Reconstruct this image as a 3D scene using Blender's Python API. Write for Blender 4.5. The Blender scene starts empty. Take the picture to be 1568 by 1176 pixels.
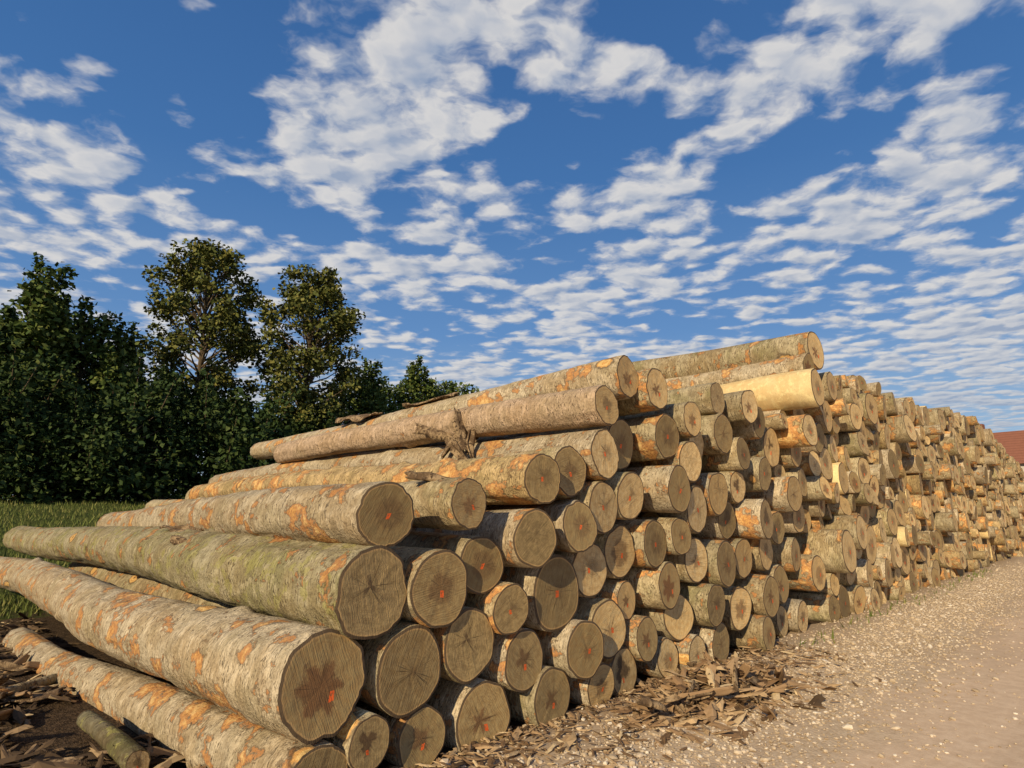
import bpy, math, random
import numpy as np
from mathutils import noise as mn, Vector, Matrix
random.seed(7); rng=np.random.default_rng(7)
SC=bpy.context.scene; COL=SC.collection
D0=3.4   # plane of the cut faces
PI=math.pi

# ------------------------------------------------------------ node helper
class G:
    def __init__(s,nt): s.nt=nt; s.n=nt.nodes; s.l=nt.links
    def put(s,sock,v):
        if v is None: return
        if isinstance(v,bpy.types.NodeSocket): s.l.new(v,sock)
        else:
            if hasattr(sock.default_value,'__len__') and not hasattr(v,'__len__'): v=[v]*len(sock.default_value)
            if hasattr(v,'__len__') and len(v)==3 and len(sock.default_value)==4: v=(*v,1)
            sock.default_value=v
    def m(s,op,a,b=None,c=None,clamp=False):
        n=s.n.new('ShaderNodeMath'); n.operation=op; n.use_clamp=clamp
        for i,v in enumerate((a,b,c)): s.put(n.inputs[i],v)
        return n.outputs[0]
    def v(s,op,a,b=None,out=0):
        n=s.n.new('ShaderNodeVectorMath'); n.operation=op
        s.put(n.inputs[0],a)
        if b is not None:
            if op=='SCALE': s.put(n.inputs['Scale'],b)
            else: s.put(n.inputs[1],b)
        return n.outputs[out]
    def mix(s,f,a,b,mode='MIX'):
        n=s.n.new('ShaderNodeMix'); n.data_type='RGBA'; n.blend_type=mode
        s.put(n.inputs[0],f); s.put(n.inputs[6],a); s.put(n.inputs[7],b); return n.outputs[2]
    def noise(s,vec,scale,detail=3,rough=.55,dist=0,col=False,dim='3D'):
        n=s.n.new('ShaderNodeTexNoise'); n.noise_dimensions=dim; s.put(n.inputs['Vector'],vec); n.inputs['Scale'].default_value=scale
        n.inputs['Detail'].default_value=detail; n.inputs['Roughness'].default_value=rough; n.inputs['Distortion'].default_value=dist
        return n.outputs[1 if col else 0]
    def vor(s,vec,scale,dim='3D'):
        n=s.n.new('ShaderNodeTexVoronoi'); n.voronoi_dimensions=dim; s.put(n.inputs['Vector'],vec); n.inputs['Scale'].default_value=scale
        return n.outputs['Distance'],n.outputs['Color']
    def st(s,x,a,b,lo=0,hi=1):
        n=s.n.new('ShaderNodeMapRange'); n.interpolation_type='SMOOTHSTEP'; s.put(n.inputs[0],x)
        for i,v in enumerate((a,b,lo,hi)): n.inputs[i+1].default_value=v
        return n.outputs[0]
    def sep(s,v):
        n=s.n.new('ShaderNodeSeparateXYZ'); s.put(n.inputs[0],v); return n.outputs
    def comb(s,x,y,z):
        n=s.n.new('ShaderNodeCombineXYZ')
        for i,v in enumerate((x,y,z)): s.put(n.inputs[i],v)
        return n.outputs[0]
    def ramp(s,f,stops):
        n=s.n.new('ShaderNodeValToRGB'); s.put(n.inputs[0],f); e=n.color_ramp.elements
        while len(e)<len(stops): e.new(.5)
        for i,(p,c) in enumerate(stops): e[i].position=p; e[i].color=(*c,1)
        return n.outputs[0]
    def tc(s,out): return s.n.new('ShaderNodeTexCoord').outputs[out]
    def oi(s): return s.n.new('ShaderNodeObjectInfo').outputs['Random']
    def bump(s,h,st,d=.01):
        n=s.n.new('ShaderNodeBump'); s.put(n.inputs['Height'],h); n.inputs['Strength'].default_value=st; n.inputs['Distance'].default_value=d
        return n.outputs[0]
def mat(name,rough=.9,spec=.2):
    M=bpy.data.materials.new(name); M.use_nodes=True; g=G(M.node_tree); b=g.n['Principled BSDF']
    b.inputs['Roughness'].default_value=rough; b.inputs['Specular IOR Level'].default_value=spec
    return M,g,b

# ------------------------------------------------------------ materials
def bark_mat(name,base,tan,olive,orange_amt=.56,knots=True,lichen=0.0,dark=1.0):
    M,g,b=mat(name)
    R=g.oi(); oc=g.tc('Object'); 
    R2=g.m('FRACT',g.m('MULTIPLY',R,17.3)); R3=g.m('FRACT',g.m('MULTIPLY',R,53.9))
    oc=g.v('ADD',oc,g.comb(g.m('MULTIPLY',R,91.0),g.m('MULTIPLY',R,57.0),g.m('MULTIPLY',R,33.0)))
    big=g.noise(oc,1.8,3,.6,0,True); bs_=g.sep(big); med=g.noise(oc,10,4,.65); fine=g.noise(oc,48,2,.7)
    c=g.mix(g.st(bs_[0],.40,.60),base,tan)
    c=g.mix(g.m('MULTIPLY',g.st(bs_[1],.48,.64),g.m('ADD',.35,g.m('MULTIPLY',R3,.45))),c,olive)
    c=g.mix(g.m('MULTIPLY',g.st(med,.48,.66),.6),c,[min(1,x*1.38) for x in base])
    c=g.mix(g.m('MULTIPLY',g.st(med,.47,.33),.6*dark),c,[x*.5 for x in tan])
    c=g.mix(g.m('MULTIPLY',g.st(fine,.5,.72),.45*dark),c,(.12,.09,.055))
    if lichen: 
        ln=g.noise(g.v('ADD',oc,(1,9,4)),6.5,4,.7); lt=.60-lichen*.08
        c=g.mix(g.m('MULTIPLY',g.st(ln,lt,lt+.06),.55),c,(.40,.38,.12))
    rn=g.noise(g.v('MULTIPLY',oc,(1.8,9,1.8)),2.2,3,.6)
    crack=g.m('MULTIPLY',g.st(g.m('ABSOLUTE',g.m('SUBTRACT',rn,.5)),.026,.0),g.st(med,.40,.52))
    c=g.mix(g.m('MULTIPLY',crack,.9*dark),c,(.05,.033,.02))
    rn2=g.st(g.m('ABSOLUTE',g.m('SUBTRACT',rn,.58)),.02,.0); c=g.mix(g.m('MULTIPLY',rn2,.45*dark),c,(.16,.11,.07))
    pn=g.noise(g.v('MULTIPLY',oc,(1.2,1.0,1.2)),3.4,5,.68,.25)
    # peeling is concentrated in some stretches of the trunk and absent from others
    thr=g.m('ADD',orange_amt,g.m('MULTIPLY',R3,.04)); thr=g.m('ADD',thr,g.m('MULTIPLY',g.m('SUBTRACT',bs_[2],.5),.38))
    dlt=g.m('SUBTRACT',pn,thr); pm=g.st(dlt,0,.03)
    oc1=g.mix(g.st(fine,.40,.62),(.66,.36,.12),(.44,.20,.075)); oc1=g.mix(g.st(med,.45,.62),oc1,(.74,.50,.22)); oc1=g.mix(g.st(dlt,.09,.03),oc1,(.46,.22,.09))
    c=g.mix(g.m('MULTIPLY',pm,.92),c,oc1)
    edge=g.m('MULTIPLY',g.st(dlt,-.022,0),g.m('SUBTRACT',1,pm)); c=g.mix(g.m('MULTIPLY',edge,.6),c,(.08,.05,.03))
    h=g.m('ADD',g.m('MULTIPLY',med,.85),g.m('MULTIPLY',fine,.45)); h=g.m('SUBTRACT',h,g.m('MULTIPLY',g.m('ABSOLUTE',g.m('SUBTRACT',rn,.5)),-1.4))
    if knots:
        kd,_=g.vor(g.v('MULTIPLY',oc,(1,.62,1)),1.5)
        kd=g.m('ADD',kd,g.m('MULTIPLY',g.m('SUBTRACT',med,.5),.10))
        km=g.st(kd,.12,.105)
        kc=g.mix(g.st(g.m('SINE',g.m('MULTIPLY',kd,160)),-.2,.8),(.62,.34,.11),(.74,.50,.2))
        kc=g.mix(g.st(kd,.04,.02),kc,(.18,.08,.03))
        c=g.mix(g.m('MULTIPLY',km,.9),c,kc); ke=g.m('MULTIPLY',g.st(kd,.155,.12),g.m('SUBTRACT',1,km)); c=g.mix(g.m('MULTIPLY',ke,.7),c,(.09,.055,.03))
    c=g.mix(1,c,g.mix(R2,(.72,.70,.66),(1.12,1.08,1.0)),'MULTIPLY')
    g.put(b.inputs['Base Color'],c); g.put(b.inputs['Normal'],g.bump(h,1.0 if dark>.5 else .3,.024)); return M
BARK=bark_mat('bark',(.47,.40,.27),(.36,.275,.16),(.28,.255,.13),.555)
BARKL=bark_mat('bark_lichen',(.46,.41,.28),(.35,.29,.165),(.28,.265,.13),.575,lichen=.75)
BARKG=bark_mat('bark_grey',(.56,.48,.36),(.46,.36,.235),(.38,.32,.20),.545)
BARKP=bark_mat('bark_pink',(.56,.42,.31),(.50,.36,.24),(.38,.30,.18),.70,knots=False)
MOSS=bark_mat('bark_mossy',(.20,.18,.12),(.14,.11,.06),(.14,.14,.05),.8,knots=False,lichen=.8)
PEEL=bark_mat('peeled_wood',(.80,.63,.35),(.74,.54,.27),(.70,.52,.26),.9,knots=False,dark=.25)
RAWO=bark_mat('bark_torn',(.54,.40,.22),(.42,.31,.16),(.32,.25,.12),.485)

def end_mat(name,ca,cb,da,db):
    M,g,b=mat(name,.8,.25)
    R=g.oi(); R2=g.m('FRACT',g.m('MULTIPLY',R,23.7)); R3=g.m('FRACT',g.m('MULTIPLY',R,71.3)); R4=g.m('FRACT',g.m('MULTIPLY',R,131.9))
    uv=g.tc('UV'); off=g.comb(g.m('MULTIPLY',R,40),g.m('MULTIPLY',R2,40),0); p=g.v('ADD',uv,off)
    r=g.v('LENGTH',uv,out=1); s=g.sep(uv)
    ecc=g.v('ADD',uv,g.comb(g.m('MULTIPLY',g.m('SUBTRACT',R2,.5),.3),g.m('MULTIPLY',g.m('SUBTRACT',R3,.5),.3),0))
    re=g.v('LENGTH',ecc,out=1); es=g.sep(ecc)
    lo=g.noise(p,1.7,2,dim='2D'); md=g.noise(p,4.5,4,.7,dim='2D')
    rd=g.m('ADD',re,g.m('MULTIPLY',g.m('SUBTRACT',lo,.5),.30))
    ring=g.m('SINE',g.m('MULTIPLY',rd,88)); ring2=g.m('SINE',g.m('MULTIPLY',rd,27))
    base=g.mix(R,ca,cb)
    c=g.mix(g.m('MULTIPLY',g.st(md,.40,.62),.6),base,g.mix(R3,da,db))
    rmod=g.st(lo,.35,.65)
    c=g.mix(g.m('MULTIPLY',g.st(ring,-.3,1,0,.24),rmod),c,(.20,.12,.06)); c=g.mix(g.st(ring2,.2,1,0,.12),c,(.26,.16,.08))
    ang=g.m('ARCTAN2',es[1],es[0])
    star=g.m('MULTIPLY',g.m('SINE',g.m('ADD',g.m('MULTIPLY',ang,g.m('ADD',3,g.m('FLOOR',g.m('MULTIPLY',R3,4)))),g.m('MULTIPLY',R,20))),g.m('MULTIPLY',R2,.11))
    hr=g.m('ADD',g.m('ADD',re,star),g.m('MULTIPLY',g.m('SUBTRACT',md,.5),.6))
    hs=g.m('ADD',.04,g.m('MULTIPLY',R4,.46)); hm=g.st(g.m('SUBTRACT',hr,hs),.10,-.08)
    c=g.mix(g.m('MULTIPLY',hm,g.m('ADD',.35,g.m('MULTIPLY',R2,.5))),c,g.mix(R3,(.09,.055,.032),(.20,.085,.035)))
    cn=g.noise(g.comb(g.m('MULTIPLY',g.m('COSINE',ang),2.4),g.m('MULTIPLY',g.m('SINE',ang),2.4),g.m('MULTIPLY',R,50)),2.0,1)
    cr=g.m('MULTIPLY',g.st(g.m('ABSOLUTE',g.m('SUBTRACT',cn,.5)),.014,.0),g.st(re,.7,.3)); c=g.mix(g.m('MULTIPLY',cr,.8),c,(.04,.024,.014))
    vr=g.n.new('ShaderNodeVectorRotate'); vr.rotation_type='Z_AXIS'; g.put(vr.inputs['Vector'],uv); g.put(vr.inputs['Angle'],g.m('MULTIPLY',R2,3.1))
    sm=g.noise(g.v('MULTIPLY',g.v('ADD',vr.outputs[0],off),(34,1.2,1)),1,2,dim='2D'); c=g.mix(g.m('MULTIPLY',g.st(sm,.46,.68),.30),c,(.15,.10,.055))
    mx=g.m('SUBTRACT',s[0],g.m('MULTIPLY',g.m('SUBTRACT',R3,.35),.4)); my=g.m('ADD',s[1],g.m('MULTIPLY',R2,.3))
    sk_=g.m('MULTIPLY',g.m('SUBTRACT',R,.5),.9); mx=g.m('ADD',mx,g.m('MULTIPLY',my,sk_))
    mx=g.m('ADD',mx,g.m('MULTIPLY',g.m('SUBTRACT',md,.5),.05)); my=g.m('ADD',my,g.m('MULTIPLY',g.m('SUBTRACT',md,.5),.05))
    q=g.m('MAXIMUM',g.m('MULTIPLY',g.m('ABSOLUTE',mx),1.5),g.m('ABSOLUTE',my)); pm=g.st(q,.095,.085)
    inner=g.st(g.m('MAXIMUM',g.m('ABSOLUTE',g.m('ADD',mx,.014)),g.m('ABSOLUTE',g.m('SUBTRACT',my,.025))),.02,.028,.3,1)
    pm=g.m('MULTIPLY',g.m('MULTIPLY',pm,inner),g.m('GREATER_THAN',R4,.2))
    c=g.mix(pm,c,(.86,.15,.035))
    # whole-face tone: fresh cut to grey weathered
    c=g.mix(1,c,g.mix(g.m('FRACT',g.m('MULTIPLY',R,311.7)),(.62,.60,.58),(1.08,1.04,.98)),'MULTIPLY')
    rim=g.st(r,.92,.94); c=g.mix(rim,c,(.10,.068,.04)); cam=g.m('MULTIPLY',g.st(r,.88,.915),g.m('SUBTRACT',1,rim)); c=g.mix(g.m('MULTIPLY',cam,.4),c,(.62,.38,.16))
    g.put(b.inputs['Base Color'],c)
    h=g.m('ADD',g.m('MULTIPLY',sm,.8),md); h=g.m('SUBTRACT',h,cr)
    g.put(b.inputs['Normal'],g.bump(h,.6,.007)); return M
END=end_mat('cut_wood',(.66,.47,.22),(.88,.68,.37),(.52,.33,.14),(.78,.50,.20))
ENDW=end_mat('cut_wood_weathered',(.34,.255,.12),(.46,.34,.165),(.23,.17,.08),(.40,.25,.10))

# ------------------------------------------------------------ logs
def log_mesh(name,R,L,nseg,nlen,seed,side,rough=1.0,endtilt=(0,0),endm=None):
    sx,sy,sz=seed*3.17,seed*7.31,seed*1.93
    V=[];F=[];
    th=[2*PI*i/nseg for i in range(nseg)]
    cs=[(math.cos(t),math.sin(t)) for t in th]
    hi=nlen>50
    knots=[(random.uniform(.6,L-.5),random.uniform(0,2*PI),random.uniform(.05,.09)) for k in range(int(L*.9))]
    lump=random.uniform(.06,.15)
    ys=[L*(j/nlen) for j in range(nlen+1)]
    for j,y in enumerate(ys):
        bx=.06*math.sin(y*.7+seed)+.02*math.sin(y*1.9+seed*2); bz=.04*math.sin(y*.55+seed*1.7)
        bx-=.06*math.sin(seed)+.02*math.sin(seed*2); bz-=.04*math.sin(seed*1.7)
        tap=1-.17*y/L
        for i,(cx,cz) in enumerate(cs):
            k=1+lump*mn.noise(Vector((cx*.9+sx,cz*.9+sz,y*.15+sy)))+.06*mn.noise(Vector((cx*2.2+sx,cz*2.2,y*.8+sy)))
            if hi: k+=rough*(.045*mn.noise(Vector((cx*5+sx,cz*5,y*4+sy)))+.025*mn.noise(Vector((cx*11+sx,cz*11,y*13+sy))))
            for (ky,ka,kr) in knots:
                dy=y-ky
                if abs(dy)<.25:
                    da=(th[i]-ka+PI)%(2*PI)-PI; d2=(dy*dy+(da*R)**2)/(kr*kr)
                    if d2<6: k+=.19*math.exp(-d2)
            if j==0: k*=.985
            r=R*tap*k
            yy=y
            if j==0: yy=cx*endtilt[0]*R+cz*endtilt[1]*R
            V.append((cx*r+bx,yy,cz*r+bz))
    for j in range(nlen):
        for i in range(nseg):
            a=j*nseg+i; b2=j*nseg+(i+1)%nseg; F.append((a,b2,b2+nseg,a+nseg))
    nside=len(F)
    def cap(base,flip):
        rings=[base]; 
        for s in (.93,.5):
            st=len(V)
            for i in range(nseg):
                p=V[base+i]; V.append((p[0]*s,p[1]*s-(.005*R/.25 if s==.93 else 0)+(mn.noise(Vector((p[0]*9,p[2]*9,seed)))*.004),p[2]*s) if not flip else (p[0]*s+cxe*(1-s),p[1],p[2]*s+cze*(1-s)))
            rings.append(st)
        cen=len(V)
        V.append((0,0,0) if not flip else (cxe,L,cze))
        for a,b2 in zip(rings[:-1],rings[1:]):
            for i in range(nseg):
                q=(i+1)%nseg; f=(a+i,b2+i,b2+q,a+q); F.append(f if not flip else f[::-1])
        for i in range(nseg):
            q=(i+1)%nseg; f=(rings[-1]+i,cen,rings[-1]+q); F.append(f if not flip else f[::-1])
        sc={}
        for k,s in zip(rings,(1,.93,.5)):
            for i in range(nseg): sc[k+i]=(cs[i][0]*s,cs[i][1]*s)
        sc[cen]=(0,0); return sc
    cxe=cze=0
    uvm=cap(0,False)
    last=V[nlen*nseg:(nlen+1)*nseg]; cxe=sum(p[0] for p in last)/nseg; cze=sum(p[2] for p in last)/nseg
    uvm2=cap(nlen*nseg,True)
    me=bpy.data.meshes.new(name); me.from_pydata(V,[],F)
    me.materials.append(side); me.materials.append(endm or END)
    ul=me.uv_layers.new(name='UVMap')
    npol=len(me.polygons)
    mi=np.ones(npol,dtype=np.int32); mi[:nside]=0; me.polygons.foreach_set('material_index',mi)
    sm=np.zeros(npol,dtype=bool); sm[:nside]=True; me.polygons.foreach_set('use_smooth',sm)
    half=nside+nseg*3
    for pi in range(nside,npol):
        mp=uvm if pi<half else uvm2
        pl=me.polygons[pi]
        for li in pl.loop_indices:
            ul.data[li].uv=mp.get(me.loops[li].vertex_index,(0,0))
    me.update(); return me

pile=bpy.data.objects.new('log_pile',None); COL.objects.link(pile)
def add(name,me,parent=None,loc=(0,0,0),rot=(0,0,0),scale=(1,1,1)):
    o=bpy.data.objects.new(name,me); COL.objects.link(o); o.location=loc; o.rotation_euler=rot; o.scale=scale
    if parent: o.parent=parent
    return o

# near logs: (x, z, radius) of the cut faces
C=[(1.88,.13,.20),(1.89,.65,.285),(2.20,1.11,.285),(2.26,1.59,.212),(2.19,.27,.155),(2.64,.17,.19),(2.51,.60,.27),(2.717,1.10,.255),(3.18,.17,.25),(3.03,.70,.24),
(3.136,1.22,.215),(2.94,1.67,.19),(3.576,1.41,.222),(3.71,1.87,.205),(3.36,.89,.185),(3.57,.50,.23),(3.85,.19,.225),(3.97,.96,.295),(4.20,1.49,.225),(4.17,1.96,.22),
(4.20,.50,.23),(4.48,.16,.19),(4.45,1.10,.245),(4.62,1.65,.235),(4.61,2.14,.235),(4.66,2.60,.195),(5.09,2.95,.225),(5.52,2.88,.225),
(4.70,.58,.25),(5.045,1.76,.23),(5.08,2.27,.26),(4.99,1.24,.24),(4.90,.2,.215),(5.21,.43,.2),(5.05,.785,.18),(5.70,2.40,.24),(5.735,1.84,.25),(5.41,1.29,.24),(5.625,.88,.23),(5.63,.195,.2),
(5.9,.55,.23),(6.22,1.64,.26),(6.12,2.63,.2),(6.08,2.15,.23),(5.85,1.36,.19),(7.05,2.98,.215),(6.59,2.385,.22),(7.08,2.55,.24),(7.4,2.3,.21),(7.67,2.95,.225),(8.05,2.8,.215),
(6.27,1.10,.24),(6.75,1.83,.245),(7.11,1.51,.23),(6.785,1.04,.255),(6.42,.63,.22),(6.6,.2,.225),(6.05,.2,.19),(7.45,1.96,.21),(7.74,1.52,.25),(7.41,1.06,.24),(7.165,.51,.25),
(8.6,2.5,.28),(8.11,2.11,.235),(7.57,.2,.2),(7.80,.6,.24),(8.15,1.11,.25),(8.87,1.86,.25),(9.5,2.5,.23),(8.53,1.40,.225),(8.5,.67,.25),(8.0,.18,.19),(9.07,1.02,.24),(9.75,2.05,.23),
(8.57,.2,.2),(9.4,1.55,.25),(9.54,.75,.26),(9.05,.2,.22)]
C=np.array(C)
for it in range(60):
    for i in range(len(C)):
        for j in range(i+1,len(C)):
            dx=C[j,:2]-C[i,:2]; d=np.hypot(*dx); m=(C[i,2]+C[j,2])*.96-d
            if m>0:
                n=dx/max(d,1e-4); C[i,:2]-=n*m*.5; C[j,:2]+=n*m*.5
    C[:,1]=np.maximum(C[:,1],C[:,2]*.7)
N0=len(C)
A=[tuple(c) for c in C]
def settle(x,r):
    Q=np.array(A); dx=np.abs(Q[:,0][None,:]-x[:,None]); rr=Q[:,2][None,:]+r
    h=np.where(dx<rr,Q[:,1][None,:]+np.sqrt(np.maximum(rr*rr-dx*dx,0)),-9)
    return np.maximum(h.max(axis=1),r*.85)
def H1(x): return np.interp(x,[5,6,7,8,9,9.8,10.6,12,50],[2.9,2.6,2.8,2.95,3.05,3.25,3.6,3.9,3.9])
def H2(x): return np.interp(x,[10.6,11.5,13,14.5,16,18,20,22,24,26,28,31,35,40,45],[3.3,4.0,4.3,4.3,4.2,4.55,4.45,4.75,4.7,4.95,4.7,4.45,4.1,3.4,2.6])
def fill(x0,x1,H,n):
    xs=np.arange(x0,x1,.04)
    for k in range(n):
        r=float(np.clip(rng.normal(.21,.06),.12,.36))
        z=settle(xs,r); ok=(z+r)<H(xs)
        if not ok.any():
            r=.15; z=settle(xs,r); ok=(z+r)<H(xs)
            if not ok.any(): break
        z=np.where(ok,z+rng.uniform(0,.12,len(xs)),99); i=int(np.argmin(z)); A.append((float(xs[i]),float(settle(xs[i:i+1],r)[0]),r))
fill(5.5,11.4,H1,160)
spec={}
for x,r,kind in ((9.66,.30,'peel'),(9.98,.22,'bark'),(10.40,.33,'bark'),(11.0,.26,'bark')):
    z=float(settle(np.array([x]),r)[0]); spec[len(A)]=kind; A.append((x,z,r))
fill(11.2,43,H2,1200)
LEN={0:6.8,1:12.2,2:12.3,3:7.3,11:7.6,13:7.9,25:6.3,26:9.4}
YAW={0:.062,1:.033,2:.022,3:0,26:-.02,25:.03}
flank={0,1,2,3,11,13,18,19,24,25,26,27,35,42,45,47,49,50}
for i,(x,z,r) in enumerate(A[:N0]):
    L=LEN.get(i,random.uniform(8.3,9.6)); s=random.choice((BARK,BARK,BARKG))
    if i in(0,1,3): s=BARKG
    if i in (2,): s=BARKL
    if i==25: s=BARKP
    if i==13: s=RAWO
    fl=i in flank
    me=log_mesh('log_mesh',r,L,56 if fl else 44,int(L*13) if fl else 24,i+1,s,1.0,(random.gauss(0,.06),random.gauss(0,.05)),ENDW if (x<4.4 and random.random()<.92) or random.random()<.25 else END)
    y=D0+(random.uniform(-.09,.09) if x<4.5 else random.gauss(0,.08))
    if i in (1,2,3): y=D0
    if i==13: y=D0-.05
    add('log_%03d'%i,me,pile,(x,y,z),(random.gauss(0,.006),0,YAW.get(i,random.gauss(0,.006))))
VAR=[log_mesh('far_log_mesh',.21,8.5,32,20,100+k,(BARK,BARK,BARKG,RAWO)[k%4],1,(random.gauss(0,.10),random.gauss(0,.08)),ENDW if k%6==0 else END) for k in range(24)]
VARP=log_mesh('peeled_log_mesh',.3,8.5,48,60,200,PEEL,.3,(.03,.03))
for i in range(N0,len(A)):
    x,z,r=A[i]
    y=D0+rng.normal(0,.075)+.02
    if rng.random()<.10: y-=.22
    if rng.random()<.08: y+=.2
    y=float(np.clip(y,D0-.45,D0+.45))
    k=random.randrange(24); sc=r/.21; me=VAR[k]
    if spec.get(i)=='peel' : me=VARP; sc=r/.3; y=D0-.30
    elif i in spec: y=D0-.1
    elif random.random()<.035: me=VARP; sc=r/.3
    add('log_%03d'%i,me,pile,(x,y,z),(random.gauss(0,.01),0,random.gauss(0,.02)),(sc,1,sc))

# ------------------------------------------------------------ terrain
def hgt(x,y):
    t=np.clip((np.asarray(y,float)-13.5)/20,0,1); h=2.1*t*t*(3-2*t)
    return h+.03*np.sin(np.asarray(x)*1.3)*np.sin(np.asarray(y)*.9)*(np.asarray(y)>3.6)-0.0
def grid_obj(name,xs,ys,hf,m):
    X,Y=np.meshgrid(xs,ys); Z=hf(X,Y); V=np.stack([X.ravel(),Y.ravel(),Z.ravel()],1); nx,ny=len(xs),len(ys)
    F=[(j*nx+i,j*nx+i+1,(j+1)*nx+i+1,(j+1)*nx+i) for j in range(ny-1) for i in range(nx-1)]
    me=bpy.data.meshes.new(name); me.from_pydata(V.tolist(),[],F); me.materials.append(m)
    me.polygons.foreach_set('use_smooth',[True]*len(F)); return add(name,me)
M,g,b=mat('soil_and_grass',1,.1); oc=g.tc('Object'); s=g.sep(oc)
n1=g.noise(oc,1.3,3,.6,dim='2D'); n2=g.noise(oc,14,5,.7,dim='2D'); n3=g.noise(g.v('MULTIPLY',oc,(60,25,60)),1,3,.7,dim='2D')
soil=g.mix(g.st(n2,.4,.65),(.05,.034,.022),(.12,.08,.05)); soil=g.mix(g.st(n3,.52,.70),soil,(.18,.115,.065))
grs=g.mix(g.st(n2,.35,.65),(.06,.085,.02),(.12,.13,.035)); 
mk=g.st(g.m('ADD',s[1],g.m('MULTIPLY',g.m('SUBTRACT',n1,.5),5)),12.2,13.8)
c=g.mix(mk,soil,grs); g.put(b.inputs['Base Color'],c); g.put(b.inputs['Normal'],g.bump(g.m('ADD',n2,n3),1,.05)); SOIL=M
far=[-700,-300,-120,-60,-30]
xs=np.array(far+list(np.arange(-15,60,1.0))+[70,100,160,300,700]); ys=np.array([-700,-300,-100,-50,-20,-8,-3,0]+list(np.arange(2,46,.8))+[60,90,150,300,700])
grid_obj('ground',xs,ys,lambda X,Y:hgt(X,Y),SOIL)
M,g,b=mat('gravel_road',1,.15); oc=g.tc('Object'); s=g.sep(oc)
n1=g.noise(oc,.8,4,.6,dim='2D'); n2=g.noise(oc,9,5,.75,dim='2D'); 
vd,vc=g.vor(oc,42,dim='2D'); n4=g.noise(oc,70,2,.6,dim='2D')
smooth=g.st(g.m('ADD',g.m('MULTIPLY',g.m('SUBTRACT',n1,.5),1.4),s[1]),1.95,1.25)
peb=g.mix(g.sep(vc)[0],(.44,.335,.22),(.68,.55,.40)); base=g.mix(g.st(n2,.35,.7),(.48,.355,.23),(.64,.49,.33))
c=g.mix(g.m('MULTIPLY',g.st(vd,.55,.3),g.m('SUBTRACT',.65,g.m('MULTIPLY',smooth,.55))),base,peb)
c=g.mix(g.m('MULTIPLY',smooth,.75),c,g.mix(g.st(n2,.3,.7),(.64,.46,.31),(.73,.545,.38)))
tr=g.noise(g.v('MULTIPLY',oc,(.25,2.6,1)),1,3,.6,dim='2D')
c=g.mix(g.m('MULTIPLY',g.st(tr,.50,.64),.25),c,(.42,.30,.20))
dirty=g.st(g.m('ADD',s[1],g.m('MULTIPLY',g.m('SUBTRACT',n2,.5),1.6)),2.6,3.5); c=g.mix(g.m('MULTIPLY',dirty,.55),c,(.26,.18,.115))
g.put(b.inputs['Base Color'],c); h=g.m('ADD',g.m('MULTIPLY',n2,.6),g.m('MULTIPLY',n4,.25)); h=g.m('SUBTRACT',h,g.m('MULTIPLY',vd,g.m('SUBTRACT',.55,g.m('MULTIPLY',smooth,.5))))
g.put(b.inputs['Normal'],g.bump(h,.5,.010)); ROAD=M
xs=np.arange(-30,140,.25); V=[];F=[]
ysr=[-9,-4,-1,0,.8,1.4,2,2.6,3.1,3.5]
for x in xs:
    for k,y in enumerate(ysr):
        yy=y+(.25*mn.noise(Vector((x*.6,0,3)))+.1*mn.noise(Vector((x*3,0,3))) if k==len(ysr)-1 else 0)
        V.append((x,yy,.004+ (0.012*mn.noise(Vector((x*1.2,y*1.5,0)))+.012 if 0<k<len(ysr)-1 else 0)))
nk=len(ysr)
for i in range(len(xs)-1):
    for k in range(nk-1): F.append((i*nk+k,(i+1)*nk+k,(i+1)*nk+k+1,i*nk+k+1))
me=bpy.data.meshes.new('gravel_road'); me.from_pydata(V,[],F); me.materials.append(ROAD); me.polygons.foreach_set('use_smooth',[True]*len(F)); add('gravel_road',me)

# ------------------------------------------------------------ batch mesh from template copies
def batch(name,TV,TF,P,Rm,Sc,m,smooth=False,jit=0,parent=None):
    n=len(P); TV=np.asarray(TV,float); k=len(TV)
    V=np.repeat(TV[None],n,0)
    if jit: V=V*(1+rng.uniform(-jit,jit,V.shape))
    V=V*Sc[:,None,:]; V=np.einsum('nij,nkj->nki',Rm,V)+P[:,None,:]
    fl=len(TF[0]); TF=np.asarray(TF); F=(TF[None]+ (np.arange(n)*k)[:,None,None]).reshape(-1,fl)
    me=bpy.data.meshes.new(name); me.vertices.add(n*k); me.vertices.foreach_set('co',V.reshape(-1))
    me.loops.add(F.size); me.loops.foreach_set('vertex_index',F.reshape(-1).astype(np.int32))
    me.polygons.add(len(F)); me.polygons.foreach_set('loop_start',(np.arange(len(F))*fl).astype(np.int32)); me.polygons.foreach_set('loop_total',np.full(len(F),fl,np.int32))
    me.polygons.foreach_set('use_smooth',[smooth]*len(F))
    me.materials.append(m); me.update(calc_edges=True); me.validate(); 
    return add(name,me,parent)
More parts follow.
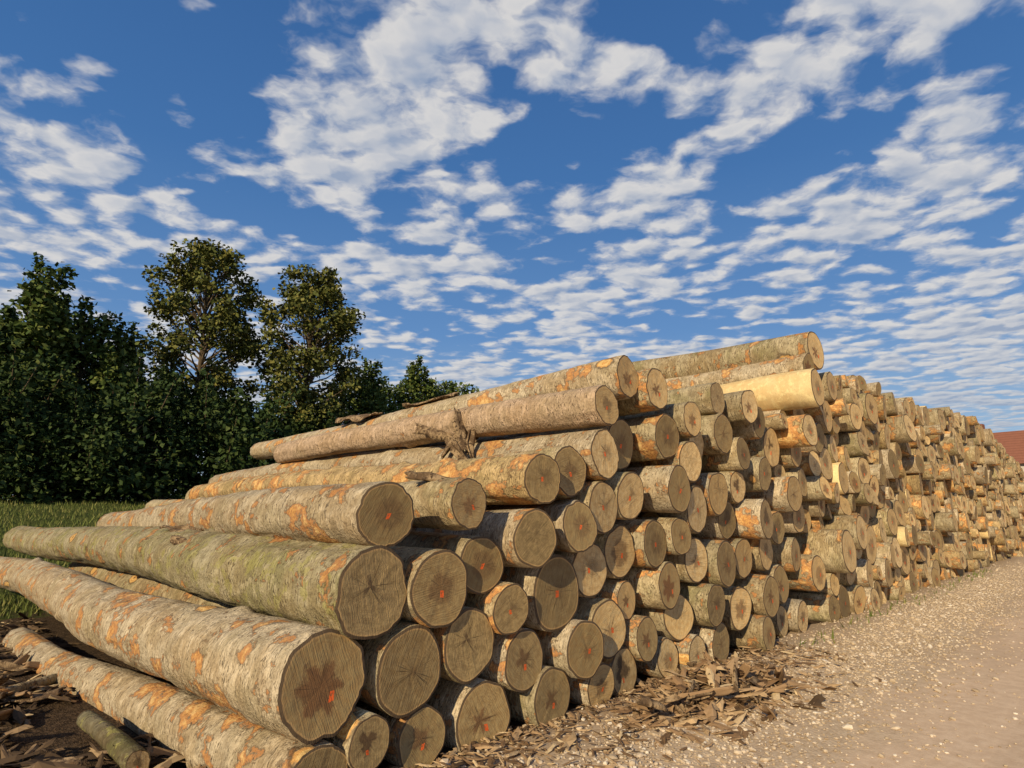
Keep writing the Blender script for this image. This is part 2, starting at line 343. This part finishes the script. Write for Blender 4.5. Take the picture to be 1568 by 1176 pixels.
def rots(n,tilt=PI):
    a=rng.uniform(0,2*PI,n); t=rng.uniform(-tilt,tilt,n); b_=rng.uniform(0,2*PI,n)
    ca,sa=np.cos(a),np.sin(a); Rz=np.zeros((n,3,3)); Rz[:,0,0]=ca;Rz[:,0,1]=-sa;Rz[:,1,0]=sa;Rz[:,1,1]=ca;Rz[:,2,2]=1
    ct,s_=np.cos(t),np.sin(t); Rx=np.zeros((n,3,3)); Rx[:,0,0]=1;Rx[:,1,1]=ct;Rx[:,1,2]=-s_;Rx[:,2,1]=s_;Rx[:,2,2]=ct
    cb,sb=np.cos(b_),np.sin(b_); Rb=np.zeros((n,3,3)); Rb[:,0,0]=cb;Rb[:,0,1]=-sb;Rb[:,1,0]=sb;Rb[:,1,1]=cb;Rb[:,2,2]=1
    return np.einsum('nij,njk,nkl->nil',Rz,Rx,Rb)
ph=(1+5**.5)/2
IV=np.array([(-1,ph,0),(1,ph,0),(-1,-ph,0),(1,-ph,0),(0,-1,ph),(0,1,ph),(0,-1,-ph),(0,1,-ph),(ph,0,-1),(ph,0,1),(-ph,0,-1),(-ph,0,1)])/1.9
IF=[(0,11,5),(0,5,1),(0,1,7),(0,7,10),(0,10,11),(1,5,9),(5,11,4),(11,10,2),(10,7,6),(7,1,8),(3,9,4),(3,4,2),(3,2,6),(3,6,8),(3,8,9),(4,9,5),(2,4,11),(6,2,10),(8,6,7),(9,8,1)]
M,g,b=mat('stone',.9,.2); ri=g.n.new('ShaderNodeNewGeometry').outputs['Random Per Island']
c=g.ramp(ri,[(0,(.32,.24,.16)),(.4,(.47,.37,.255)),(.8,(.58,.47,.35)),(1,(.70,.63,.53))]); g.put(b.inputs['Base Color'],c); STONE=M
n=21000
X=2.0+26*rng.beta(1,2.0,n); Yy=np.where(rng.random(n)<.86,rng.normal(2.45,.5,n),rng.uniform(-1.5,3.2,n)); keep=(Yy<3.5); X=X[keep];Yy=Yy[keep]; n=len(X)
sz=.005+.021*rng.beta(1.2,4,n)+ (rng.random(n)<.02)*.02; Sc=np.stack([sz*rng.uniform(.8,1.4,n),sz*rng.uniform(.7,1.2,n),sz*rng.uniform(.45,.8,n)],1)
batch('gravel',IV,IF,np.stack([X,Yy,.018+sz*.2],1),rots(n,.4),Sc,STONE,jit=.22)
# bark chips
def chip_mat(name,st_):
    M,g,b=mat(name,.95,.15); ri=g.n.new('ShaderNodeNewGeometry').outputs['Random Per Island']
    c=g.ramp(ri,st_); c=g.mix(g.m('MULTIPLY',g.noise(g.tc('Object'),40,3),.5),c,(.10,.065,.035)); g.put(b.inputs['Base Color'],c); return M
CHIP=chip_mat('bark_chip',[(0,(.09,.055,.03)),(.3,(.22,.13,.07)),(.65,(.40,.26,.145)),(.9,(.56,.39,.22)),(1,(.74,.57,.34))])
CHIPD=chip_mat('bark_chip_dark',[(0,(.045,.03,.02)),(.4,(.10,.065,.038)),(.75,(.20,.13,.075)),(.93,(.38,.26,.14)),(1,(.62,.47,.27))])
TV=[];TF=[]
for j in range(6):
    y=-1+2*j/5; w=[.35,.9,1,.85,1,.3][j]
    for i,(x,z) in enumerate(((-1,0),(-.35,.5),(.35,.5),(1,0),(.35,.3),(-.35,.3))): TV.append((x*w,y+.12*((i*7+j*3)%5-2)/2,z*w*.8+.25*math.sin(y*2)))
for j in range(5):
    for i in range(6): TF.append((j*6+i,j*6+(i+1)%6,(j+1)*6+(i+1)%6,(j+1)*6+i))
def chips(name,xy,zz,lmin,lmax,tilt,m=None):
    n=len(xy); L=lmin+(lmax-lmin)*rng.beta(1.2,3.0,n); W=L*rng.uniform(.10,.36,n)
    batch(name,TV,TF,np.column_stack([xy,zz+L*.06]),rots(n,tilt),np.stack([W,L,W],1),m or CHIP,jit=.3)
n=1100; xy=np.column_stack([rng.normal(5.4,.55,n),3.02-np.abs(rng.normal(0,.32,n))]); zz=.015+.26*np.exp(-((xy[:,0]-5.4)/.6)**2-((xy[:,1]-2.95)/.32)**2)*rng.random(n)
chips('bark_debris_heap',xy,zz,.03,.20,.7)
n=2500; xy=np.column_stack([rng.uniform(1.4,8,n),3.5-np.abs(rng.normal(0,.55,n))]); chips('bark_chips',xy,.012+rng.random(n)*.03,.012,.11,.35)
n=3000; xy=np.column_stack([rng.uniform(-3,1.75,n),rng.uniform(3.2,12,n)]); keep=np.array([mn.noise(Vector((a*1.1,b_*1.1,2)))>-.22 for a,b_ in xy]); xy=xy[keep]; chips('bark_litter',xy,rng.uniform(0,.06,len(xy)),.02,.27,.5,CHIPD)
# curled bark sheets
M,g,b=mat('loose_bark',.95,.15); oc=g.tc('Object'); c=g.mix(g.st(g.noise(oc,7,4,.7),.4,.6),(.11,.07,.04),(.34,.24,.14)); c=g.mix(g.st(g.noise(oc,30,2),.5,.65),c,(.07,.045,.028)); g.put(b.inputs['Base Color'],c); g.put(b.inputs['Normal'],g.bump(g.noise(oc,25,3),1,.02)); LB=M
def sheet(name,L,w,curl,loc,rot,seed,m=None):
    V=[];F=[];nu,nv=24,9
    for j in range(nu+1):
        y=L*(j/nu-.5); ww=w*(.55+.45*math.sin(PI*(j+1)/(nu+2)))*(1+.5*mn.noise(Vector((y*5,seed,0))))
        for i in range(nv+1):
            a=(i/nv-.5)*curl*(1+.2*math.sin(y*3+seed)); R=ww/curl
            V.append((R*math.sin(a)*1.0,y+.06*mn.noise(Vector((i*.6,y*5,seed))),R*(math.cos(a)-1)+.07*mn.noise(Vector((y*2.5,i*.25,seed)))))
    for j in range(nu):
        for i in range(nv): a=j*(nv+1)+i; F.append((a,a+1,a+nv+2,a+nv+1))
    me=bpy.data.meshes.new(name); me.from_pydata(V,[],F); me.materials.append(m or LB); o=add(name,me,None,loc,rot)
    mo=o.modifiers.new('t','SOLIDIFY'); mo.thickness=.014; me.polygons.foreach_set('use_smooth',[True]*len(F)); return o
bs=bpy.data.objects.new('bark_strips',None); COL.objects.link(bs)
for k,(L,w,cu,loc,rot) in enumerate([
 (.55,.22,2.2,(4.36,5.15,2.50),(1.2,.3,.5)),(.45,.20,2.4,(4.42,5.4,2.42),(-1.1,.2,.9)),(.4,.18,2.2,(4.38,5.25,2.30),(.9,-.5,-.3)),(.35,.16,2.6,(4.40,5.0,2.34),(1.45,.1,.2)),(.8,.2,2.4,(4.42,5.5,2.52),(.25,-.6,.3)),(.5,.15,2.6,(4.3,5.0,2.2),(1.0,-.3,.1)),
 (2.3,.3,1.8,(4.0,7.6,2.14),(0.02,-.5,.05)),(1.6,.26,2.0,(3.85,6.3,2.06),(0,-.7,-.05)),(1.0,.22,2.4,(3.40,4.9,1.86),(.05,-.6,.1)),(.7,.18,2.6,(2.0,6.6,1.46),(.1,-.8,.1)),
 (.6,.18,2.6,(1.97,5.9,1.30),(.4,-.5,.3)),(.35,.14,3.0,(1.95,3.7,.40),(.7,.2,1.2)),(1.1,.2,2.2,(5.0,6.6,3.13),(0,.1,.06)),(.4,.15,3,(2.9,3.75,1.88),(.2,0,.9)),(1.2,.25,1.9,(4.9,8.3,3.08),(0,-.3,0))]):
    o=sheet('strip_%d'%k,L,w,cu,loc,rot,k*3.3); o.parent=bs
for k in range(40):
    x=random.uniform(-.8,1.5); y=random.uniform(3.5,9); o=sheet('strip_g%d'%k,random.uniform(.2,.8),random.uniform(.05,.16),random.uniform(1.2,3),(x,y,.08),(random.gauss(0,.25),random.gauss(0,.4),random.uniform(0,3)),k*1.7+50,CHIP if k%4==0 else LB); o.parent=bs
for k in range(34):
    x=random.gauss(5.35,.5); y=min(3.15,random.gauss(2.85,.24)); o=sheet('strip_h%d'%k,random.uniform(.15,.45),random.uniform(.03,.09),random.uniform(1,2.6),(x,y,random.uniform(.05,.22)),(random.gauss(0,.45),random.gauss(0,.4),random.uniform(0,3)),k*2.7+90,CHIP if k%2 else LB); o.parent=bs
me=log_mesh('cut_branch',.075,1.15,32,60,333,MOSS,1.6,(.2,.3)); add('cut_branch',me,None,(1.30,4.55,.09),(0,0,.10))
me=log_mesh('cut_branch',.05,1.5,24,60,334,BARK,1.6); add('cut_branch',me,None,(.3,6.6,.09),(0,.0,-.9))

# ------------------------------------------------------------ vegetation
def leaf_mat(name,a,b_,c_):
    M,g,b=mat(name,.7,.15); ri=g.n.new('ShaderNodeNewGeometry').outputs['Random Per Island']
    c=g.ramp(ri,[(0,a),(.55,b_),(1,c_)]); g.put(b.inputs['Base Color'],c); return M
LEAF=leaf_mat('foliage',(.035,.062,.014),(.075,.11,.024),(.14,.16,.04)); LEAF2=leaf_mat('foliage_warm',(.055,.07,.018),(.115,.128,.031),(.20,.18,.048))
LEAFD=leaf_mat('foliage_dark',(.018,.037,.011),(.038,.066,.018),(.075,.10,.028))
M,g,b=mat('tree_bark',.95,.1); g.put(b.inputs['Base Color'],g.mix(g.noise(g.v('MULTIPLY',g.tc('Object'),(8,8,1.5)),1,2),(.06,.045,.03),(.16,.12,.08))); TB=M
def tube(V,F,pts,rad,ns=8):
    base=len(V)
    for k,(p,r) in enumerate(zip(pts,rad)):
        d=(pts[min(k+1,len(pts)-1)]-pts[max(k-1,0)]).normalized(); a=d.cross(Vector((0.3,.9,.1))).normalized(); b_=d.cross(a)
        for i in range(ns): t=2*PI*i/ns; V.append(tuple(p+a*math.cos(t)*r+b_*math.sin(t)*r))
    for k in range(len(pts)-1):
        for i in range(ns): q=(i+1)%ns; F.append((base+k*ns+i,base+k*ns+q,base+(k+1)*ns+q,base+(k+1)*ns+i))
LT=[(-1,0,0),(0,-.55,.12),(1,0,0),(0,.55,.12)]; LF=[(0,1,2,3)]
def tree_data(h,cr,cb,nclump,perclump,leaf,seed,shape,m,clr=(.5,1.0),shoot=.3):
    rs=random.Random(seed); V=[];F=[]
    top=Vector((rs.uniform(-.4,.4),rs.uniform(-.4,.4),h*.93))
    pts=[Vector((0,0,-.3))]+[Vector((top.x*t*t+.12*math.sin(t*5+seed),top.y*t*t+.12*math.cos(t*4+seed),top.z*t)) for t in [i/9 for i in range(1,10)]]
    r0=h*.016; rad=[r0*1.35]+[r0*(1-.9*i/9) for i in range(1,10)]; tube(V,F,pts,rad)
    cl=[]
    for k in range(nclump):
        t=((k+.5)/nclump)**.85; z=cb+(h-cb)*t; wr=cr*shape(t)
        a=k*2.399+rs.uniform(-.6,.6); rr=wr*(rs.uniform(.15,1.1)**.6)
        tk=min(z*.82/top.z,1); org=Vector((top.x*tk*tk,top.y*tk*tk,z*.80)); c=Vector((org.x+math.cos(a)*rr,org.y+math.sin(a)*rr,z+rs.uniform(-.5,.5)))
        cl.append((c,rs.uniform(*clr)))
        mid=org.lerp(c,.5)+Vector((0,0,-.06*rr)); tube(V,F,[org,mid,c],[r0*.28*(1-.6*t)+.02,r0*.16*(1-.5*t)+.015,.012],5)
        if rs.random()<shoot:
            d=(c-org).normalized()*.45+Vector((0,0,rs.uniform(.5,1.0)))
            for q in (.7,1.15,1.5): cl.append((c+d*q,rs.uniform(.25,.4)*(2-q*.6)))
            tube(V,F,[c,c+d*1.5],[.02,.006],4)
    me=bpy.data.meshes.new('wood'); me.from_pydata(V,[],F); me.materials.append(TB)
    pc=[]
    for c,s in cl:
        n=int(perclump*s*s*rs.uniform(.7,1.2))+4; d=rng.normal(size=(n,3)); d/=np.linalg.norm(d,axis=1)[:,None]
        rr=s*(rng.random(n)**.45)[:,None]; q=d*rr*np.array([1.05,1.05,.75]); q+=rng.normal(0,.10,(n,3)); pc.append(q+np.array(c))
    P=np.concatenate(pc); n=len(P); s=leaf*rng.uniform(.6,1.25,n)
    o=batch('foliage',LT,LF,P,rots(n),np.stack([s*.6,s*.75,s*.6],1),m); fm=o.data; bpy.data.objects.remove(o); return me,fm
def plant(name,data,loc,rz=0,sc=1.0,zs=1.0):
    e=bpy.data.objects.new(name,None); COL.objects.link(e); e.location=(loc[0],loc[1],float(hgt(loc[0],loc[1]))-.1); e.rotation_euler=(0,0,rz); e.scale=(sc,sc,sc*zs)
    add('trunk',data[0],e); add('foliage',data[1],e)
def wp(px,f):
    r=px*f; return ((f+r)/math.sqrt(2),(f-r)/math.sqrt(2))
tall=lambda t: (.35+1.9*t if t<.3 else .92+.1*math.sin((t-.3)*9) if t<.68 else (.93-.62*((t-.68)/.32)**1.3))
rnd=lambda t: math.sqrt(max(0,1-(2*t-.85)**2*.72))
PT=lambda t: .95*(1-t)**.6+.12
T1=tree_data(16.0,3.3,4.2,96,260,.24,3,tall,LEAF2,(.6,1.05),.06); T2=tree_data(15.0,3.25,3.8,90,260,.24,11,tall,LEAF2,(.6,1.05),.06)
plant('tall_broadleaf_tree',T1,wp(-.525,36),.4); plant('tall_broadleaf_tree',T2,wp(-.345,38),2.0)
B=[tree_data(9.5,3.2,.5,66,200,.26,20,rnd,LEAFD,(.5,1.15),.2),tree_data(9.5,2.8,.5,60,205,.26,21,rnd,LEAF,(.5,1.1),.3),tree_data(10.2,2.5,.5,58,205,.26,22,PT,LEAF,(.4,1.0),.4)]
for k,(sl,f,h,v) in enumerate([(-1.05,28,9.2,0),(-.95,29,8.6,2),(-.86,28,8.4,0),(-.80,28,9.4,2),(-.73,30,9.0,1),(-.67,31,7.6,2),(-.60,31,6.0,0),(-.54,33,5.8,0),(-.46,33,5.0,0),(-.41,36,5.2,0),(-.33,37,5.6,0),
   (-.27,44,8.4,1),(-.235,47,9.3,2),(-.20,52,9.8,1),(-.165,54,10.8,2),(-.125,60,11.4,1),(-.09,66,12.4,1),(-.055,72,12.2,1),(-.02,80,12,2),(.04,90,11,2),(.10,100,11,0),(-1.2,27,10,1),(-.90,31,9.2,1),(-.77,33,8.6,1)]):
    plant('broadleaf_tree',B[v],wp(sl,f),k*1.3,h/9.5*1.0,1)
BUSH=tree_data(3.2,2.0,.1,36,180,.2,55,rnd,LEAFD,(.5,.9))
for k,(sl,f) in enumerate([(-.98,24),(-.88,24.5),(-.79,25),(-.70,26.5),(-.63,28),(-.56,29.5),(-.49,31),(-.42,32),(-.35,34),(-.29,37),(-.83,26),(-.67,27.5)]):
    plant('bush',BUSH,wp(sl,f),k*2.1,random.uniform(.8,1.35))
n=60000; gx=rng.uniform(-9,12,n); gy=12.6+24*rng.beta(1,1.8,n); gz=hgt(gx,gy)
gs=rng.uniform(.05,.17,n)*np.where(rng.random(n)<.03,1.8,1); M=leaf_mat('grass_blade',(.08,.11,.025),(.14,.165,.04),(.25,.23,.08))
batch('grass',[(-.06,0,0),(.06,0,0),(.02,.25,1)],[(0,1,2)],np.stack([gx,gy,gz],1),rots(n,.45),np.stack([gs*1.6,gs,gs],1),M)
n=500; wx=rng.uniform(8,22,n); wy=3.2-np.abs(rng.normal(0,.18,n)); ws=rng.uniform(.03,.10,n)*(rng.random(n)**2*1.5+.3)
batch('weeds',[(-.12,0,0),(.12,0,0),(.02,.3,1)],[(0,1,2)],np.stack([wx,wy,np.full(n,.01)],1),rots(n,.6),np.stack([ws,ws,ws],1),M)

# ------------------------------------------------------------ brick houses at the far right
def simple(name,col,sc=None):
    M,g,b=mat(name,.85,.2)
    if sc: 
        oc=g.tc('Object'); c=g.mix(g.noise(oc,3,4),col,[x*.7 for x in col]); w=g.m('SINE',g.m('MULTIPLY',g.sep(oc)[2],sc)); c=g.mix(g.st(w,.3,.9,0,.4),c,[x*.45 for x in col]); g.put(b.inputs['Base Color'],c)
    else: b.inputs['Base Color'].default_value=(*col,1)
    return M
RF=simple('roof_tiles',(.32,.13,.08),28); WL=simple('plaster_wall',(.50,.46,.40)); BR=simple('brick_wall',(.30,.13,.08),70); GL=simple('window_glass',(.03,.04,.05)); WF=simple('white_frame',(.75,.75,.72))
def box(nm,p,s,m,par):
    bpy.ops.mesh.primitive_cube_add(size=1); o=bpy.context.object; o.name=nm; o.location=p; o.scale=s; o.data.materials.append(m); o.parent=par; return o
def house(x,y,L,W,hw,hr,rz,wm):
    e=bpy.data.objects.new('brick_house',None); COL.objects.link(e); e.location=(x,y,float(hgt(x,y))); e.rotation_euler=(0,0,rz)
    box('walls',(0,0,hw/2),(L,W,hw),wm,e)
    o=.4
    V=[(-L/2-o,-W/2-o,hw-.15),(L/2+o,-W/2-o,hw-.15),(L/2+o,W/2+o,hw-.15),(-L/2-o,W/2+o,hw-.15),(-L/2-o,0,hr),(L/2+o,0,hr)]
    F=[(0,1,5,4),(2,3,4,5),(0,4,3),(1,2,5),(0,3,2,1)]
    me=bpy.data.meshes.new('roof'); me.from_pydata(V,[],F); me.materials.append(RF); add('roof',me,e)
    box('chimney',(L*.2,.8,hr-.1),(.7,.7,1.6),BR,e)
    for sgn in (-1,1):
        for k in range(4):
            for fl in range(2):
                xx=-L/2+L*(k+.5)/4; zz=1.5+fl*2.7
                if zz>hw-.8: continue
                box('window',(xx,sgn*(W/2+.01),zz),(1.1,.06,1.3),GL,e); box('sill',(xx,sgn*(W/2+.06),zz-.72),(1.3,.14,.1),WF,e); box('lintel',(xx,sgn*(W/2+.03),zz+.7),(1.2,.1,.1),WF,e); box('mullion',(xx,sgn*(W/2+.05),zz),(.06,.04,1.3),WF,e)
        for k in range(2): box('gable_window',(sgn*(L/2+.01),-W/4+W/2*k,1.6),(.06,1.1,1.3),GL,e)
    box('door',(-L/2-.02,0,1.05),(.08,1,2.1),GL,e)
house(64,5.4,13,9,5.4,8.2,1.45,WL); house(84,2.0,12,9,4.6,8.4,.3,BR); house(74,20,14,9,4.5,8.0,.1,BR)

# ------------------------------------------------------------ sky, sun, camera
EL=24; AZ=18
w=bpy.data.worlds.new("World"); SC.world=w; w.use_nodes=True; g=G(w.node_tree); bg=g.n['Background']
sk=g.n.new('ShaderNodeTexSky'); sk.sky_type='NISHITA'; sk.sun_disc=False; sk.sun_elevation=math.radians(EL); sk.sun_rotation=math.radians(270-AZ); sk.dust_density=.4; sk.ozone_density=2
d=g.v('NORMALIZE',g.tc('Generated')); s=g.sep(d); z=g.m('MAXIMUM',s[2],.0)
grad=g.ramp(z,[(0,(5.2,6.6,7.9)),(.10,(3.4,5.2,7.5)),(.28,(1.35,3.1,6.4)),(.5,(.62,2.0,5.0)),(.8,(.36,1.3,3.7))])
blue=g.mix(.15,grad,sk.outputs[0])
K0=.07
zz=g.m('ADD',z,K0); p=g.comb(g.m('DIVIDE',s[0],zz),g.m('DIVIDE',s[1],zz),0)
def drift(q):
    vr=g.n.new('ShaderNodeVectorRotate'); vr.rotation_type='Z_AXIS'; g.put(vr.inputs['Vector'],q); vr.inputs['Angle'].default_value=math.radians(45); return vr.outputs[0]
def puff(q,det):
    a=g.noise(q,6.0,det,.56,dim='2D')
    v=g.n.new('ShaderNodeTexVoronoi'); v.voronoi_dimensions='2D'; v.feature='SMOOTH_F1'; g.put(v.inputs['Vector'],q); v.inputs['Scale'].default_value=9; v.inputs['Smoothness'].default_value=.45
    return g.m('ADD',a,g.m('MULTIPLY',g.m('SUBTRACT',.42,v.outputs['Distance']),.38))
warp=g.v('SCALE',g.v('SUBTRACT',g.noise(p,5.0,4,.6,col=True,dim='2D'),(.5,.5,.5)),.09); q0=drift(g.v('ADD',p,warp))
q0=g.v('MULTIPLY',q0,(.92,1.12,1))
a1=puff(q0,5); a2=puff(g.v('ADD',q0,(-.030,-.030,0)),3)
bq=g.noise(q0,2.3,3,.5,dim='2D')
d1=g.m('ADD',a1,g.m('MULTIPLY',g.m('SUBTRACT',bq,.5),.95))
blobs=[(1.2,-.27,.26,.22),(1.165,.20,.15,.20),(1.165,.66,.30,.32),(1.6,-.58,.22,.15),(1.53,-.2,.14,.15),(1.79,.40,.26,.19),(1.79,1.2,.30,.19),(2.0,-1.6,.5,.13),(2.35,-.6,.5,.15),(2.5,.7,.6,.16),(2.7,2.2,.5,.16),(1.6,-1.2,.3,.06),
 (1.47,.80,.18,-.22),(1.48,.1,.15,-.19),(1.25,-.80,.24,-.16),(1.45,1.3,.2,-.12),(2.1,-.05,.2,-.10),(1.75,-.95,.15,-.10)]
cov=None
for f,r,sg,wt in blobs:
    zc=1/math.sqrt(1+f*f+r*r); kf=zc/(zc+K0); f*=kf; r*=kf; sg*=kf
    c0=((f+r)/math.sqrt(2),(f-r)/math.sqrt(2),0); df=g.v('SUBTRACT',p,c0); q=g.v('DOT_PRODUCT',df,df,out=1)
    e=g.m('MULTIPLY',g.m('EXPONENT',g.m('MULTIPLY',q,-1/(sg*sg))),wt); cov=e if cov is None else g.m('ADD',cov,e)
plen=g.v('LENGTH',p,out=1); cov=g.m('ADD',cov,g.st(plen,2.1,3.6,0,.18))
dd=g.m('ADD',d1,cov)
al=g.st(dd,.48,.80)
lit=g.m('ADD',.66,g.m('MULTIPLY',g.m('SUBTRACT',a1,a2),2.7),clamp=True); thick=g.st(dd,.72,1.05)
lit=g.m('SUBTRACT',lit,g.m('MULTIPLY',thick,.34),clamp=True)
cc=g.mix(lit,(3.7,4.5,6.0),(8.3,8.1,7.9))
far_=g.st(z,.26,.02); cc=g.mix(g.m('MULTIPLY',far_,.62),cc,(3.7,4.7,6.2))
sky=g.mix(g.m('MULTIPLY',al,.94),blue,cc); g.l.new(sky,bg.inputs[0]); bg.inputs[1].default_value=.086
l=bpy.data.lights.new("sun",'SUN'); l.energy=5.0; l.angle=.0087; l.color=(1,.82,.53); lo=add("sun",l)
e=math.radians(EL);a=math.radians(AZ)
lo.rotation_euler=Vector((math.cos(e)*math.cos(a),math.cos(e)*math.sin(a),-math.sin(e))).to_track_quat('-Z','Y').to_euler()
cam=bpy.data.objects.new("camera",bpy.data.cameras.new("camera")); COL.objects.link(cam)
cam.location=(0,0,1.6); cam.rotation_euler=(math.radians(102),0,math.radians(-45)); cam.data.lens=21.33; cam.data.sensor_width=36; cam.data.clip_end=3000
SC.camera=cam
SC.view_settings.view_transform='Standard'
